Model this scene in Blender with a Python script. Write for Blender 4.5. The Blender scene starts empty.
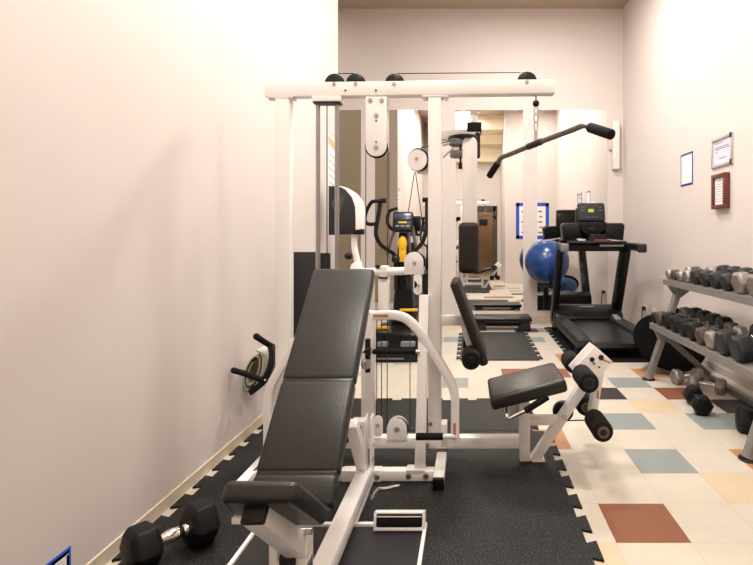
import bpy, bmesh, math, random
from mathutils import Vector, Matrix
random.seed(7)
C = bpy.context.scene.collection
F, U0, V0, H = 511.0, 470.0, 237.0, 1.242      # calibrated camera: focal (px), vanishing point (px), eye height (m)
def P(u, v, Y): return Vector(((u-U0)*Y/F, Y, H-(v-V0)*Y/F))
def px(u, Y): return (u-U0)*Y/F
def pz(v, Y): return H-(v-V0)*Y/F
XL, XR, YB, YE, ZC, YD, XE = -1.39, 2.276, 7.6, 5.38, 4.64, -0.4, .94   # left wall, right wall, far wall, end of left wall, ceiling, wall behind

# ---------------------------------------------------------------- materials
def mat(name, col, rough=.5, metal=0., var=.08, scale=30., bump=0., emit=None, estr=0., coat=0., spec=.5, coords='Object'):
    m = bpy.data.materials.new(name); m.use_nodes = True
    nt = m.node_tree; b = nt.nodes['Principled BSDF']
    tc = nt.nodes.new('ShaderNodeTexCoord'); nz = nt.nodes.new('ShaderNodeTexNoise')
    nz.inputs['Scale'].default_value = scale; nz.inputs['Detail'].default_value = 4
    nt.links.new(tc.outputs[coords], nz.inputs['Vector'])
    mx = nt.nodes.new('ShaderNodeMix'); mx.data_type = 'RGBA'
    mx.inputs[6].default_value = tuple(c*(1-var) for c in col)+(1,)
    mx.inputs[7].default_value = tuple(min(1, c*(1+var)) for c in col)+(1,)
    nt.links.new(nz.outputs['Fac'], mx.inputs[0]); nt.links.new(mx.outputs[2], b.inputs['Base Color'])
    b.inputs['Roughness'].default_value = rough; b.inputs['Metallic'].default_value = metal
    b.inputs['Specular IOR Level'].default_value = spec
    if coat: b.inputs['Coat Weight'].default_value = coat; b.inputs['Coat Roughness'].default_value = .15
    if bump:
        bp = nt.nodes.new('ShaderNodeBump'); bp.inputs['Strength'].default_value = bump; bp.inputs['Distance'].default_value = .004
        nt.links.new(nz.outputs['Fac'], bp.inputs['Height']); nt.links.new(bp.outputs['Normal'], b.inputs['Normal'])
    if emit:
        b.inputs['Emission Color'].default_value = emit+(1,); b.inputs['Emission Strength'].default_value = estr
    return m
def rubber_mat(name, base, fleck, thr):
    m = mat(name, base, .55, 0, .25, 12, .0, spec=.2); nt = m.node_tree; b = nt.nodes['Principled BSDF']
    tc = nt.nodes['Texture Coordinate']; vo = nt.nodes.new('ShaderNodeTexNoise')
    vo.inputs['Scale'].default_value = 190; vo.inputs['Detail'].default_value = 2
    nt.links.new(tc.outputs['Object'], vo.inputs['Vector'])
    rp = nt.nodes.new('ShaderNodeValToRGB'); rp.color_ramp.elements[0].position = thr; rp.color_ramp.elements[1].position = thr+.05
    nt.links.new(vo.outputs['Fac'], rp.inputs['Fac'])
    mx = nt.nodes.new('ShaderNodeMix'); mx.data_type = 'RGBA'
    nt.links.new(rp.outputs['Color'], mx.inputs[0])
    src = b.inputs['Base Color'].links[0].from_socket
    nt.links.new(src, mx.inputs[6]); mx.inputs[7].default_value = fleck+(1,)
    nt.links.new(mx.outputs[2], b.inputs['Base Color'])
    bp = nt.nodes.new('ShaderNodeBump'); bp.inputs['Strength'].default_value = .35; bp.inputs['Distance'].default_value = .003
    nt.links.new(vo.outputs['Fac'], bp.inputs['Height']); nt.links.new(bp.outputs['Normal'], b.inputs['Normal'])
    return m
M = {}
M['wall'] = mat('wall_paint', (.665,.598,.562), .6, 0, .03, 3, .05)
M['shaded_wall'] = mat('wall_paint_shaded', (.50,.43,.33), .6, 0, .03, 3, .05)  # wall beige with its shade put into a darker olive tone
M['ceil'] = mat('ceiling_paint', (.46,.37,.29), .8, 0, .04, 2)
M['soffit'] = mat('soffit_paint', (.80,.70,.52), .7, 0, .03, 2)
M['base'] = mat('baseboard_vinyl', (.62,.53,.40), .5, 0, .05, 8)
M['hall'] = mat('corridor_paint', (.33,.205,.11), .7, 0, .06, 3)
M['doorframe'] = mat('dark_door_frame', (.06,.05,.045), .5, 0, .1, 6)
M['mirror'] = mat('mirror_glass', (.87,.86,.83), .0, 1.0, .0, 1)
TILE = {}
for k, c in dict(c=(.535,.485,.40), g=(.235,.265,.255), b=(.21,.075,.033), o=(.42,.20,.09), k=(.022,.020,.022), y=(.56,.45,.30)).items():
    TILE[k] = mat('vinyl_tile_'+k, c, .38, 0, .09, 7, 0, spec=.4)
    nt = TILE[k].node_tree; b = nt.nodes['Principled BSDF']       # thin seams between the tiles
    tc = nt.nodes['Texture Coordinate']; br = nt.nodes.new('ShaderNodeTexBrick')
    br.offset = 0; br.inputs['Scale'].default_value = 1; br.inputs['Mortar Size'].default_value = .0012
    br.inputs['Brick Width'].default_value = .305; br.inputs['Row Height'].default_value = .305; br.inputs['Mortar Smooth'].default_value = .2
    mp = nt.nodes.new('ShaderNodeMapping'); mp.inputs['Location'].default_value = (-.290, -2.075, 0)
    nt.links.new(tc.outputs['Object'], mp.inputs['Vector']); nt.links.new(mp.outputs['Vector'], br.inputs['Vector'])
    mx = nt.nodes.new('ShaderNodeMix'); mx.data_type = 'RGBA'
    nt.links.new(br.outputs['Fac'], mx.inputs[0]); nt.links.new(b.inputs['Base Color'].links[0].from_socket, mx.inputs[6])
    mx.inputs[7].default_value = tuple(x*.72 for x in c)+(1,)
    nt.links.new(mx.outputs[2], b.inputs['Base Color'])
M['mat'] = rubber_mat('speckled_rubber', (.0075,.0072,.0074), (.10,.096,.092), .595)
M['mat2'] = rubber_mat('grey_rubber', (.026,.0255,.026), (.07,.07,.07), .62)
M['mat3'] = rubber_mat('black_rubber_mat', (.004,.004,.004), (.02,.02,.02), .62)
M['white'] = mat('white_powder_coat', (.87,.85,.82), .32, 0, .02, 6, coat=.2)
M['vinyl'] = mat('black_vinyl', (.015,.0142,.014), .33, 0, .12, 90, .12, spec=.42)
M['vinyl_b'] = mat('brown_black_vinyl', (.020,.015,.012), .5, 0, .15, 60, .1, spec=.3)
M['foam'] = mat('black_foam', (.007,.0063,.006), .85, 0, .2, 120, .3, spec=.25)
M['blackp'] = mat('black_plastic', (.005,.005,.0055), .35, 0, .1, 20, spec=.3)
M['blackm'] = mat('black_metal', (.009,.009,.01), .4, .3, .1, 20)
M['dgrey'] = mat('dark_grey_plastic', (.020,.019,.021), .5, 0, .12, 10, spec=.3)
M['grey'] = mat('grey_plastic', (.16,.16,.165), .45, 0, .1, 12)
M['steel'] = mat('steel', (.55,.53,.50), .28, 1, .05, 20)
M['rod'] = mat('guide_rod_steel', (.40,.38,.37), .35, 1, .05, 20)
M['chrome'] = mat('chrome', (.85,.83,.80), .13, 1, .04, 60)
M['knurl'] = mat('knurled_chrome', (.80,.78,.76), .28, 1, .2, 250, .4)
M['oldchrome'] = mat('tarnished_chrome', (.30,.28,.25), .36, .7, .25, 25)
M['rust'] = mat('rusty_iron', (.075,.05,.043), .6, .3, .35, 25)
M['iron'] = mat('black_iron', (.004,.004,.0045), .5, .0, .2, 30, .1, spec=.25)
M['iron2'] = mat('grey_iron', (.016,.016,.019), .5, .0, .2, 30, .1, spec=.35)
M['rack'] = mat('grey_rack_paint', (.22,.21,.20), .42, .2, .04, 10)
M['black_ball'] = mat('black_ball_vinyl', (.002,.002,.002), .8, 0, .1, 10, spec=.06)
M['blue'] = mat('blue_ball_vinyl', (.005,.045,.19), .3, 0, .06, 4, coat=.3)
M['blue2'] = mat('light_blue_ball_vinyl', (.05,.13,.30), .35, 0, .06, 4)
M['tape'] = mat('blue_tape', (.015,.085,.52), .55, 0, .06, 40)
M['paper'] = mat('paper', (.82,.80,.80), .7, 0, .02, 10)
M['lav'] = mat('lavender_paper', (.66,.63,.74), .6, 0, .02, 10)
M['print'] = mat('printed_ink', (.18,.17,.20), .7, 0, .05, 30)
M['printg'] = mat('green_ink', (.35,.55,.45), .7, 0, .05, 30)
M['tan'] = mat('tan_print', (.60,.42,.22), .7, 0, .05, 30)
M['silver'] = mat('silver_frame', (.58,.58,.60), .35, .7, .04, 20)
M['wood'] = mat('red_wood', (.13,.028,.018), .4, 0, .3, 25)
M['yellow'] = mat('yellow_plastic', (.80,.46,.01), .4, 0, .06, 15)
M['sticker'] = mat('orange_sticker', (.50,.22,.08), .5, 0, .3, 60)
M['dgrey2'] = mat('button_grey', (.09,.09,.095), .5, 0, .1, 12)
M['screen'] = mat('lcd_green', (.25,.35,.03), .3, 0, .3, 120, emit=(.35,.45,.03), estr=.35)
M['navy'] = mat('navy_display', (.012,.014,.05), .25, 0, .2, 30)
M['cream'] = mat('cream_foam', (.50,.46,.38), .8, 0, .06, 40, .2)
M['plate'] = mat('white_plastic', (.75,.72,.68), .4, 0, .02, 10)
M['grommet'] = mat('worn_grommet', (.12,.085,.065), .6, 0, .15, 60)
M['chainm'] = mat('dull_chain_steel', (.20,.19,.18), .4, .8, .1, 60)
M['red'] = mat('red_plastic', (.35,.02,.02), .4, 0, .1, 20)
M['gdisc'] = mat('dark_green_print', (.035,.055,.04), .5, 0, .2, 20)
M['lamp'] = mat('lamp_diffuser', (1,.95,.88), .5, 0, .02, 10, emit=(1,.93,.82), estr=6)

# ---------------------------------------------------------------- mesh helpers
def link(name, bm, m, parent=None, smooth=True, ang=40):
    me = bpy.data.meshes.new(name)
    off = Vector((0,0,0)); q = parent
    while q is not None: off += q.location; q = q.parent
    if off.length: bmesh.ops.translate(bm, verts=bm.verts, vec=-off)
    bmesh.ops.recalc_face_normals(bm, faces=bm.faces)
    bm.to_mesh(me); bm.free()
    ms = m if isinstance(m, list) else [m]
    for x in ms: me.materials.append(M[x] if isinstance(x, str) else x)
    if smooth:
        for p in me.polygons: p.use_smooth = True
        me.set_sharp_from_angle(angle=math.radians(ang))
    o = bpy.data.objects.new(name, me); C.objects.link(o)
    if parent is not None: o.parent = parent
    return o
def thing(name, label, cat, loc, group=None):
    o = bpy.data.objects.new(name, None); C.objects.link(o); o.location = loc; o.empty_display_size = .05
    o['label'] = label; o['category'] = cat
    if group: o['group'] = group
    return o
def tag(o, label, cat, group=None):
    o['label'] = label; o['category'] = cat
    if group: o['group'] = group
    return o
def struct(name, bm, m, smooth=False, parent=None):
    o = link(name, bm, m, parent, smooth)
    if parent is None: o['kind'] = 'structure'
    return o
def merge(bm, tmp):
    me = bpy.data.meshes.new('t'); tmp.to_mesh(me); tmp.free(); bm.from_mesh(me); bpy.data.meshes.remove(me)
def N(): return bmesh.new()
def box(bm, c, s, mtx=None, bev=0., seg=2):
    t = bmesh.new(); bmesh.ops.create_cube(t, size=1)
    for v in t.verts: v.co = Vector((v.co.x*s[0], v.co.y*s[1], v.co.z*s[2]))
    if bev: bmesh.ops.bevel(t, geom=list(t.edges), offset=min(bev, min(s)*.49), segments=seg, affect='EDGES', profile=.5)
    X = Matrix.Translation(Vector(c)) @ (mtx.to_4x4() if mtx else Matrix())
    bmesh.ops.transform(t, matrix=X, verts=t.verts); merge(bm, t); return bm
def bx(bm, x0, x1, y0, y1, z0, z1, bev=0., seg=2):
    return box(bm, ((x0+x1)/2,(y0+y1)/2,(z0+z1)/2), (abs(x1-x0),abs(y1-y0),abs(z1-z0)), None, bev, seg)
def frame_of(d, up=(0,0,1)):
    z = Vector(d).normalized(); up = Vector(up)
    if abs(z.dot(up)) > .98: up = Vector((0,1,0))
    x = up.cross(z).normalized(); y = z.cross(x)
    return Matrix((x, y, z)).transposed()
def bar(bm, p0, p1, w, h, up=(0,0,1), bev=.005):        # w across, h along "up"
    p0, p1 = Vector(p0), Vector(p1); d = p1-p0
    return box(bm, (p0+p1)/2, (w, h, d.length), frame_of(d, up), bev)
def cyl(bm, p0, p1, r, seg=20, r2=None, bev=0.):
    p0, p1 = Vector(p0), Vector(p1); d = p1-p0; t = bmesh.new()
    bmesh.ops.create_cone(t, cap_ends=True, segments=seg, radius1=r, radius2=r if r2 is None else r2, depth=d.length)
    if bev:
        es = [e for e in t.edges if len(e.link_faces) == 2 and any(len(f.verts) > 4 for f in e.link_faces)]
        bmesh.ops.bevel(t, geom=es, offset=bev, segments=3, affect='EDGES', profile=.5)
    bmesh.ops.transform(t, matrix=Matrix.Translation((p0+p1)/2) @ frame_of(d).to_4x4(), verts=t.verts); merge(bm, t); return bm
def smooth_path(pts, n=6):
    pts = [Vector(p) for p in pts]; out = []
    for i in range(len(pts)-1):
        a = pts[max(i-1,0)]; b = pts[i]; c = pts[i+1]; d = pts[min(i+2,len(pts)-1)]
        for k in range(n):
            t = k/n
            out.append(.5*((2*b)+(-a+c)*t+(2*a-5*b+4*c-d)*t*t+(-a+3*b-3*c+d)*t**3))
    out.append(pts[-1]); return out
def sweep(bm, pts, prof, closed=False, up=(0,1,0)):
    pts = [Vector(p) for p in pts]; n = len(pts); rings = []
    for i, p in enumerate(pts):
        if closed: d = pts[(i+1) % n]-pts[(i-1) % n]
        else: d = pts[min(i+1,n-1)]-pts[max(i-1,0)]
        m = frame_of(d, up)
        rings.append([bm.verts.new(p + m @ Vector((a, b, 0))) for a, b in prof])
    k = len(prof)
    for i in range(n if closed else n-1):
        r0, r1 = rings[i], rings[(i+1) % n]
        for j in range(k): bm.faces.new((r0[j], r0[(j+1)%k], r1[(j+1)%k], r1[j]))
    if not closed: bm.faces.new(rings[0][::-1]); bm.faces.new(rings[-1])
    return bm
def circ(r, k=10): return [(r*math.cos(2*math.pi*i/k), r*math.sin(2*math.pi*i/k)) for i in range(k)]
def rrect(w, h, r=.006):
    o = []
    for sx, sy, a0 in ((1,1,0),(-1,1,90),(-1,-1,180),(1,-1,270)):
        for q in (0, 45, 90):
            a = math.radians(a0+q); o.append((sx*(w/2-r)+r*math.cos(a), sy*(h/2-r)+r*math.sin(a)))
    return o
def tube(bm, pts, r, k=10, closed=False, up=(0,1,0)): return sweep(bm, pts, circ(r, k), closed, up)
def prism(bm, poly, y0, y1, bev=0., axis='Y'):           # poly in (x,z) extruded along Y, or (y,z) along X, or (x,y) along Z
    t = bmesh.new()
    f = {'Y': lambda a,b,c: (a,c,b), 'X': lambda a,b,c: (c,a,b), 'Z': lambda a,b,c: (a,b,c)}[axis]
    va = [t.verts.new(f(a,b,y0)) for a,b in poly]; vb = [t.verts.new(f(a,b,y1)) for a,b in poly]; n = len(poly)
    fa = t.faces.new(va); fb = t.faces.new(vb[::-1])
    for i in range(n): t.faces.new((va[i], vb[i], vb[(i+1)%n], va[(i+1)%n]))
    bmesh.ops.recalc_face_normals(t, faces=t.faces)
    if bev:
        es = [e for e in t.edges if fa in e.link_faces or fb in e.link_faces]
        bmesh.ops.bevel(t, geom=es, offset=bev, segments=2, affect='EDGES', profile=.5)
    merge(bm, t); return bm
def lathe(bm, prof, p0, d, seg=24):                       # prof: (radius, distance along d)
    m = frame_of(d); p0 = Vector(p0); rings = []
    for r, s in prof:
        rings.append([bm.verts.new(p0 + m @ Vector((r*math.cos(2*math.pi*i/seg), r*math.sin(2*math.pi*i/seg), s))) for i in range(seg)])
    for a, b in zip(rings, rings[1:]):
        for i in range(seg): bm.faces.new((a[i], a[(i+1)%seg], b[(i+1)%seg], b[i]))
    if prof[0][0] > 1e-5: bm.faces.new(rings[0][::-1])
    if prof[-1][0] > 1e-5: bm.faces.new(rings[-1])
    bmesh.ops.remove_doubles(bm, verts=bm.verts, dist=1e-6); return bm
def sphere(bm, c, r, s=(1,1,1), seg=40):
    t = bmesh.new(); bmesh.ops.create_uvsphere(t, u_segments=seg, v_segments=seg//2, radius=r)
    for v in t.verts: v.co = Vector((v.co.x*s[0]+c[0], v.co.y*s[1]+c[1], v.co.z*s[2]+c[2]))
    merge(bm, t); return bm
def hexa(bm, corners, bev=.01, seg=3):                    # 8 corners: 4 bottom then 4 top
    t = bmesh.new(); v = [t.verts.new(c) for c in corners]
    for f in ((0,3,2,1),(4,5,6,7),(0,1,5,4),(1,2,6,5),(2,3,7,6),(3,0,4,7)): t.faces.new([v[i] for i in f])
    bmesh.ops.recalc_face_normals(t, faces=t.faces)
    bmesh.ops.bevel(t, geom=list(t.edges), offset=bev, segments=seg, affect='EDGES', profile=.5)
    merge(bm, t); return bm
def stadium(x0, x1, z0, z1, top=True, bot=True, n=10):    # plate outline with rounded ends
    r = (x1-x0)/2; cx = (x0+x1)/2; o = []
    if top: o += [(cx+r*math.cos(math.pi*i/n), z1-r+r*math.sin(math.pi*i/n)) for i in range(n+1)]
    else: o += [(x1,z1),(x0,z1)]
    if bot: o += [(cx-r*math.cos(math.pi*i/n), z0+r-r*math.sin(math.pi*i/n)) for i in range(n+1)]
    else: o += [(x0,z0),(x1,z0)]
    return o
def bolt(bm, c, r=.010, d=(0,-1,0), h=.007):
    c = Vector(c); d = Vector(d); cyl(bm, c, c+d*h*.4, r*1.35, 16); cyl(bm, c, c+d*h, r, 6); return bm

def bolts(items, m, parent):                              # every bolt a part of its own
    for it in items: link('bolt', bolt(N(), *it), m, parent)
# ---------------------------------------------------------------- setting
bm = N(); known = {(1,0):'b',(2,2):'g',(3,1):'y',(0,-1):'y',(4,2):'o',(0,3):'o',(2,4):'g',(3,5):'y',(2,6):'k',(3,7):'g',(4,8):'o',
    (4,6):'b',(4,4):'g',(5,5):'k',(1,8):'b',(2,10):'o',(0,8):'b',(-2,7):'g',(-2,13):'g',(5,3):'c',(3,11):'y',(1,13):'g',(0,16):'o'}
tk = ['c','g','b','o','k','y']; t = .305
for i in range(-13, 10):
    for j in range(-17, 19):
        x0, y0 = .290+t*i, 2.075+t*j; x1, y1 = x0+t, min(y0+t, YB+.1)
        if y0 >= YB+.1: continue
        k = known.get((i,j))
        if k is None:
            k = 'c' if (-7 <= i <= 6 and -3 <= j <= 13) else random.choices('cgboky', (12,2,1,1,.6,1))[0]
        f = bm.faces.new([bm.verts.new(p) for p in ((x0,y0,0),(x1,y0,0),(x1,y1,0),(x0,y1,0))]); f.material_index = tk.index(k)
bmesh.ops.remove_doubles(bm, verts=bm.verts, dist=1e-4)
struct('floor', bm, [TILE[k] for k in tk])
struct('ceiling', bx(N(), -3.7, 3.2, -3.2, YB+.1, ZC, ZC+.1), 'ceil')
bm = bx(N(), XL-.14, XL, YD-.1, YE, 0, ZC); struct('wall_left', bm, 'wall')
struct('wall_alcove', bx(N(), -3.7, -3.58, YE-.3, YB+.1, 0, ZC), 'wall')
struct('wall_alcove_near', bx(N(), -3.7, XL-.14, YE-.14, YE, 0, ZC), 'shaded_wall')
struct('wall_far', bx(N(), -3.7, XR+.12, YB, YB+.1, 0, ZC), 'wall')
struct('wall_right', bx(N(), XR, XR+.12, 1.48, YB+.1, 0, ZC), 'wall')
struct('wall_near_right', bx(N(), XE, XR, 1.48, 1.6, 0, ZC), 'wall')
struct('wall_entry', bx(N(), XE, XE+.12, YD-.12, 1.48, 0, ZC), 'wall')
DX0, DX1, DH = -.22, .78, 2.12
bm = bx(N(), XL-.14, DX0, YD-.12, YD, 0, ZC); bx(bm, DX1, XE, YD-.12, YD, 0, ZC); bx(bm, DX0, DX1, YD-.12, YD, DH, ZC)
struct('wall_near', bm, 'wall')
bm = N()
for a, b, c, d in ((DX0-.07, DX0+.03, 0, DH+.07), (DX1-.08, DX1+.05, 0, DH+.07), (DX0, DX1, DH-.10, DH+.07)): bx(bm, a, b, YD-.20, YD+.02, c, d, .006)
struct('door_1', bm, 'doorframe')
bm = bx(N(), -1.6, 2.2, -3.1, -3.0, 0, 2.7); bx(bm, -1.6, -1.5, -3.0, YD-.12, 0, 2.7); bx(bm, 2.1, 2.2, -3.0, YD-.12, 0, 2.7); bx(bm, -1.6, 2.2, -3.1, YD-.12, 2.7, 2.8)
struct('wall_corridor', bm, 'hall')
bm = bx(N(), -1.1, XE, YD, .35, 3.95, ZC); bx(bm, -1.1, XE, .35, .9, 4.25, ZC); bx(bm, -1.1, XE, YD, -.1, 3.5, 3.95)
struct('trim_1', bm, 'soffit')
struct('baseboard_left', bx(N(), XL, XL+.008, YD, YE, 0, .058, .003), 'base')
struct('baseboard_far', bx(N(), -3.58, XR, YB-.008, YB, 0, .07, .003), 'base')
struct('baseboard_right', bx(N(), XR-.008, XR, 1.6, YB-.01, 0, .07, .003), 'wall')
# mirrors
for x0, x1, lab in ((-2.63,-1.62,'tall mirror panel on far wall, leftmost, seen beside the guide rods'), (-1.41,-.432,'tall mirror panel on far wall behind the elliptical trainer'),
                    (-.208,.788,'tall mirror panel on far wall behind the hanging arm pad, reflecting the doorway'), (1.0,2.04,'tall mirror panel on far wall behind the treadmill')):
    r = thing('wall_mirror', lab, 'mirror', ((x0+x1)/2, YB, .15), 'mirror panels on the far wall')
    link('glass', bx(N(), x0, x1, YB-.006, YB-.0005, .15, 3.13), 'mirror', r, False)
    for xx in (x0+.1, x1-.1):
        for zz in (.15, 3.13): link('clip', bx(N(), xx-.012, xx+.012, YB-.010, YB-.0005, zz-.012, zz+.012, .002), 'steel', r)
# ceiling lights
for i, (x, y, e, lab) in enumerate(((-.45,3.5,108,'square ceiling light panel above the multi station gym'), (.8,5.5,102,'square ceiling light panel above the treadmill'), (-.3,1.25,72,'square ceiling light panel near the doorway'), (1.7,2.75,38,'added square light panel near dumbbell rack, brightening the near right wall'))):  # last panel is an added one, to brighten the near right wall
    r = thing('ceiling_light', lab, 'ceiling light', (x, y, ZC-.06), 'ceiling light panels')
    b2 = N()
    for a, b, c, d in ((-.32,-.29,-.32,.32), (.29,.32,-.32,.32), (-.29,.29,-.32,-.29), (-.29,.29,.29,.32)): bx(b2, x+a, x+b, y+c, y+d, ZC-.06, ZC, .003)
    link('frame', b2, 'plate', r)
    link('diffuser', bx(N(), x-.29, x+.29, y-.29, y+.29, ZC-.045, ZC-.035), 'lamp', r)
    L = bpy.data.lights.new('panel_light', 'AREA'); L.shape = 'RECTANGLE'; L.size = .56; L.size_y = .56; L.energy = e*1.0; L.color = (1,.952,.905)
    lo = bpy.data.objects.new('panel_light', L); C.objects.link(lo); lo.location = (x, y, ZC-.08)
L = bpy.data.lights.new('corridor_light', 'POINT'); L.energy = 45; L.shadow_soft_size = .2; L.color = (1,.85,.65)
lo = bpy.data.objects.new('corridor_light', L); C.objects.link(lo); lo.location = (.6,-1.8,2.4)
L = bpy.data.lights.new('alcove_light', 'AREA'); L.size = .5; L.energy = 12; L.color = (1,.93,.84)
lo = bpy.data.objects.new('alcove_light', L); C.objects.link(lo); lo.location = (-2.7,6.6,ZC-.1)

# ---------------------------------------------------------------- rubber mats
def puzzle(x0, x1, y0, y1, sides, pitch=.187, tw=.062, dep=.042):
    def edge(a, b, nrm):
        a, b, nrm = Vector(a), Vector(b), Vector(nrm); d = (b-a); L = d.length; d.normalize(); n = max(1, int(L/pitch)); s = L/n; o = []
        for k in range(n):
            c = a + d*(s*(k+.5))
            for q, w in ((0,-tw*.75),(1,-tw),(1,tw),(0,tw*.75)): o.append(c + d*w + nrm*dep*q)
        return o
    cs = [(x0,y0),(x1,y0),(x1,y1),(x0,y1)]; nn = [(0,-1),(1,0),(0,1),(-1,0)]; names = 'ftrbl'; out = []
    for i, s in enumerate('frbl'):
        a, b = cs[i], cs[(i+1)%4]; out.append(Vector(a))
        if s in sides: out += edge(a, b, nn[i])
    return [(p.x, p.y) for p in out]
MT = .011
def mat_obj(x0, x1, y0, y1, sides, m, lab, cat='floor mat', **k):
    tag(link('rubber_mat', prism(N(), puzzle(x0,x1,y0,y1,sides,**k), .0005, MT, 0, 'Z'), m, None, False), lab, cat, 'interlocking rubber floor mats')
mat_obj(-1.325, .47, .4, 3.243, 'rl', 'mat', 'large black speckled interlocking rubber mat under the bench and gym')
mat_obj(-1.325, .40, 3.249, 3.86, 'rlb', 'mat', 'narrow black speckled rubber mat behind the gym uprights')
mat_obj(-.10, .70, 5.13, 6.62, 'rl', 'mat2', 'dark grey rubber mat on the tiles in front of low step', dep=.04)
mat_obj(1.05, 2.2, 5.055, 7.0, 'l', 'mat3', 'black rubber mat under the treadmill', dep=.04)
ZF = MT + .001

# ---------------------------------------------------------------- multi station gym (one machine)
YM = 2.8
G = thing('multi_station_gym', 'white steel multi station home gym frame with overhead beam, pulleys and leg station', 'exercise machine', (-.4, YM, 0))
zl, zr = pz(89.5,YM), pz(86,YM)
b0, b1 = Vector((px(264,YM), YM+.035, zl)), Vector((px(555,YM), YM+.035, zr))
link('overhead_beam', bar(N(), b0, b1, .07, .078, (0,0,1), .006) if False else box(N(), (b0+b1)/2, ((b1-b0).length, .07, .078), Matrix.Rotation(-math.atan2(zr-zl, b1.x-b0.x), 3, 'Y'), .006), 'white', G)
bolts([((px(u,YM), YM-.0005, pz(84,YM)), .008) for u in (334, 355.5, 394)]+[((px(527,YM), YM, pz(82,YM)), .008)], 'steel', G)
bolts([((px(u,YM), YM-.0005, pz(90.5,YM)), .004) for u in (345.5, 376)], 'blackm', G)
bolts([((x, YM+.005, zl-.044), .011, (0,0,-1), .016) for x in (px(270.5,YM), px(291,YM), px(425,YM), px(446,YM))], 'steel', G)
def post(u0, u1, z0, z1, y=YM, d=.07, name='upright', m='white'):
    return link(name, bx(N(), px(u0,y), px(u1,y), y, y+d, z0, z1, .005), m, G)
post(275, 289.5, ZF, zl-.037); post(428, 441, .1405, zl-.034)
link('mounting_plate', bx(N(), px(268,YM), px(293,YM), YM-.003, YM+.075, zl-.046, zl-.040, .001), 'white', G); link('mounting_plate', bx(N(), px(422,YM), px(448,YM), YM-.003, YM+.075, zl-.040, zl-.032, .001), 'white', G)
# top pulleys
for u in (335, 356, 395, 527):
    c = P(u, 84 if u < 500 else 82, YM+.035); w = N()
    lathe(w, [(.0,-.012),(.052,-.012),(.055,-.010),(.047,-.003),(.047,.003),(.055,.010),(.052,.012),(.0,.012)], c, (0,1,0), 32)
    link('pulley_wheel', w, 'blackp', G)
bm = N(); zt = lambda u: pz(73.5 if u < 500 else 72.5, YM+.035)
tube(bm, [(px(338,YM+.035), YM+.035, zt(340)), (px(354,YM+.035), YM+.035, zt(350))], .0028, 6)
tube(bm, [(px(397,YM+.035), YM+.035, zt(398)), (px(526,YM+.035), YM+.035, zt(526))], .0028, 6)
link('cable', bm, 'blackm', G)
# weight stack guide rods, bracket, stack
yr = YM+.028
link('rod_bracket', bx(N(), px(312,YM), px(341,YM), YM-.006, YM+.06, pz(101.5,YM), pz(96,YM), .004), 'white', G)
link('bracket_pad', bx(N(), px(313,YM), px(340,YM), YM-.004, YM+.058, pz(103.2,YM), pz(101.5,YM)), 'blackp', G)
for u in (318, 337): link('guide_rod', cyl(N(), (px(u,yr), yr, .1), (px(u,yr), yr, pz(104,YM)), .0125), 'rod', G)
bm = tube(N(), [(px(327,yr), yr, 1.0), (px(327,yr), yr, pz(104,YM))], .003, 6); link('cable', bm, 'blackm', G)
bm = N()
for k in range(12): bx(bm, px(305,yr), px(350,yr), yr-.05, yr+.06, .12+k*.032, .149+k*.032, .003)
link('weight_stack', bm, 'blackm', G)
# hanging pulley plate
yp = YM-.004
for y in (yp-.006, YM+.074): link('pulley_plate', prism(N(), stadium(px(366,YM), px(387,YM), pz(156.5,YM), pz(97,YM), False, True, 16), y, y+.006, .0015), 'white', G)
w = lathe(N(), [(.0,-.014),(.058,-.014),(.062,-.011),(.053,-.003),(.053,.003),(.062,.011),(.058,.014),(.0,.014)], P(376.5,147,YM+.035), (0,1,0), 36)
link('pulley_wheel', w, 'blackp', G)
bolts([((px(u,YM), yp-.006, pz(v,YM)), r) for u, v, r in ((370.5,101,.010),(382,101,.010),(376.5,116,.010),(376.5,148,.010))], 'steel', G)
bolts([((px(376.5,YM), yp-.006, pz(v,YM)), .0035) for v in (121,142.5)], 'blackm', G)
bm = N()
for a, b in (((365.8,148),(365.8,300)), ((388,148),(387,440)), ((376.8,312),(376.8,434)), ((381.5,312),(381.5,434)), ((410,318),(410,430))):
    tube(bm, [P(*a,YM+.035), P(*b,YM+.035)], .0024, 6)
link('cable', bm, 'blackm', G)
# centre upright, stub and the press arm tube
post(361, 373.5, .1405, pz(312,YM)); post(378, 388.5, pz(312,YM), pz(277,YM), YM-.01, .06)
bm = N(); cyl(bm, P(366,272,YM), P(407,271,YM), .0215, 20); bx(bm, px(380,YM), px(388,YM), YM-.02, YM+.06, pz(277,YM), pz(266,YM), .004); link('press_arm_tube', bm, 'white', G)
bm = bx(N(), px(379,YM), px(388,YM), YM-.018, YM+.05, pz(278.5,YM), pz(276.8,YM)); bx(bm, px(376,YM), px(380.5,YM), YM-.022, YM+.02, pz(268,YM), pz(265,YM), .003); link('collar', bm, 'blackp', G)
y = YM-.03
for yy in (y-.006, y+.045): link('pulley_plate', prism(N(), stadium(px(405,YM), px(424,YM), pz(274,YM), pz(252,YM), True, False, 14), yy, yy+.006, .0015), 'white', G)
w = lathe(N(), [(.0,-.014),(.052,-.014),(.052,.014),(.0,.014)], P(416.5,262,y+.022), (0,1,0), 30); link('pulley_wheel', w, 'blackp', G)
link('pulley_plate', prism(N(), stadium(px(414,YM), px(422.5,YM), pz(294,YM), pz(273,YM), True, True, 10), y-.004, y+.004, .001), 'white', G)
w = lathe(N(), [(.0,-.010),(.040,-.010),(.040,.010),(.0,.010)], P(414,284,y+.03), (.9,.45,0), 24); link('pulley_wheel', w, 'blackp', G)
bolts([((px(415,YM), y-.006, pz(263,YM)), .008), ((px(419,YM), y-.004, pz(285,YM)), .006)], 'steel', G)
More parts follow.
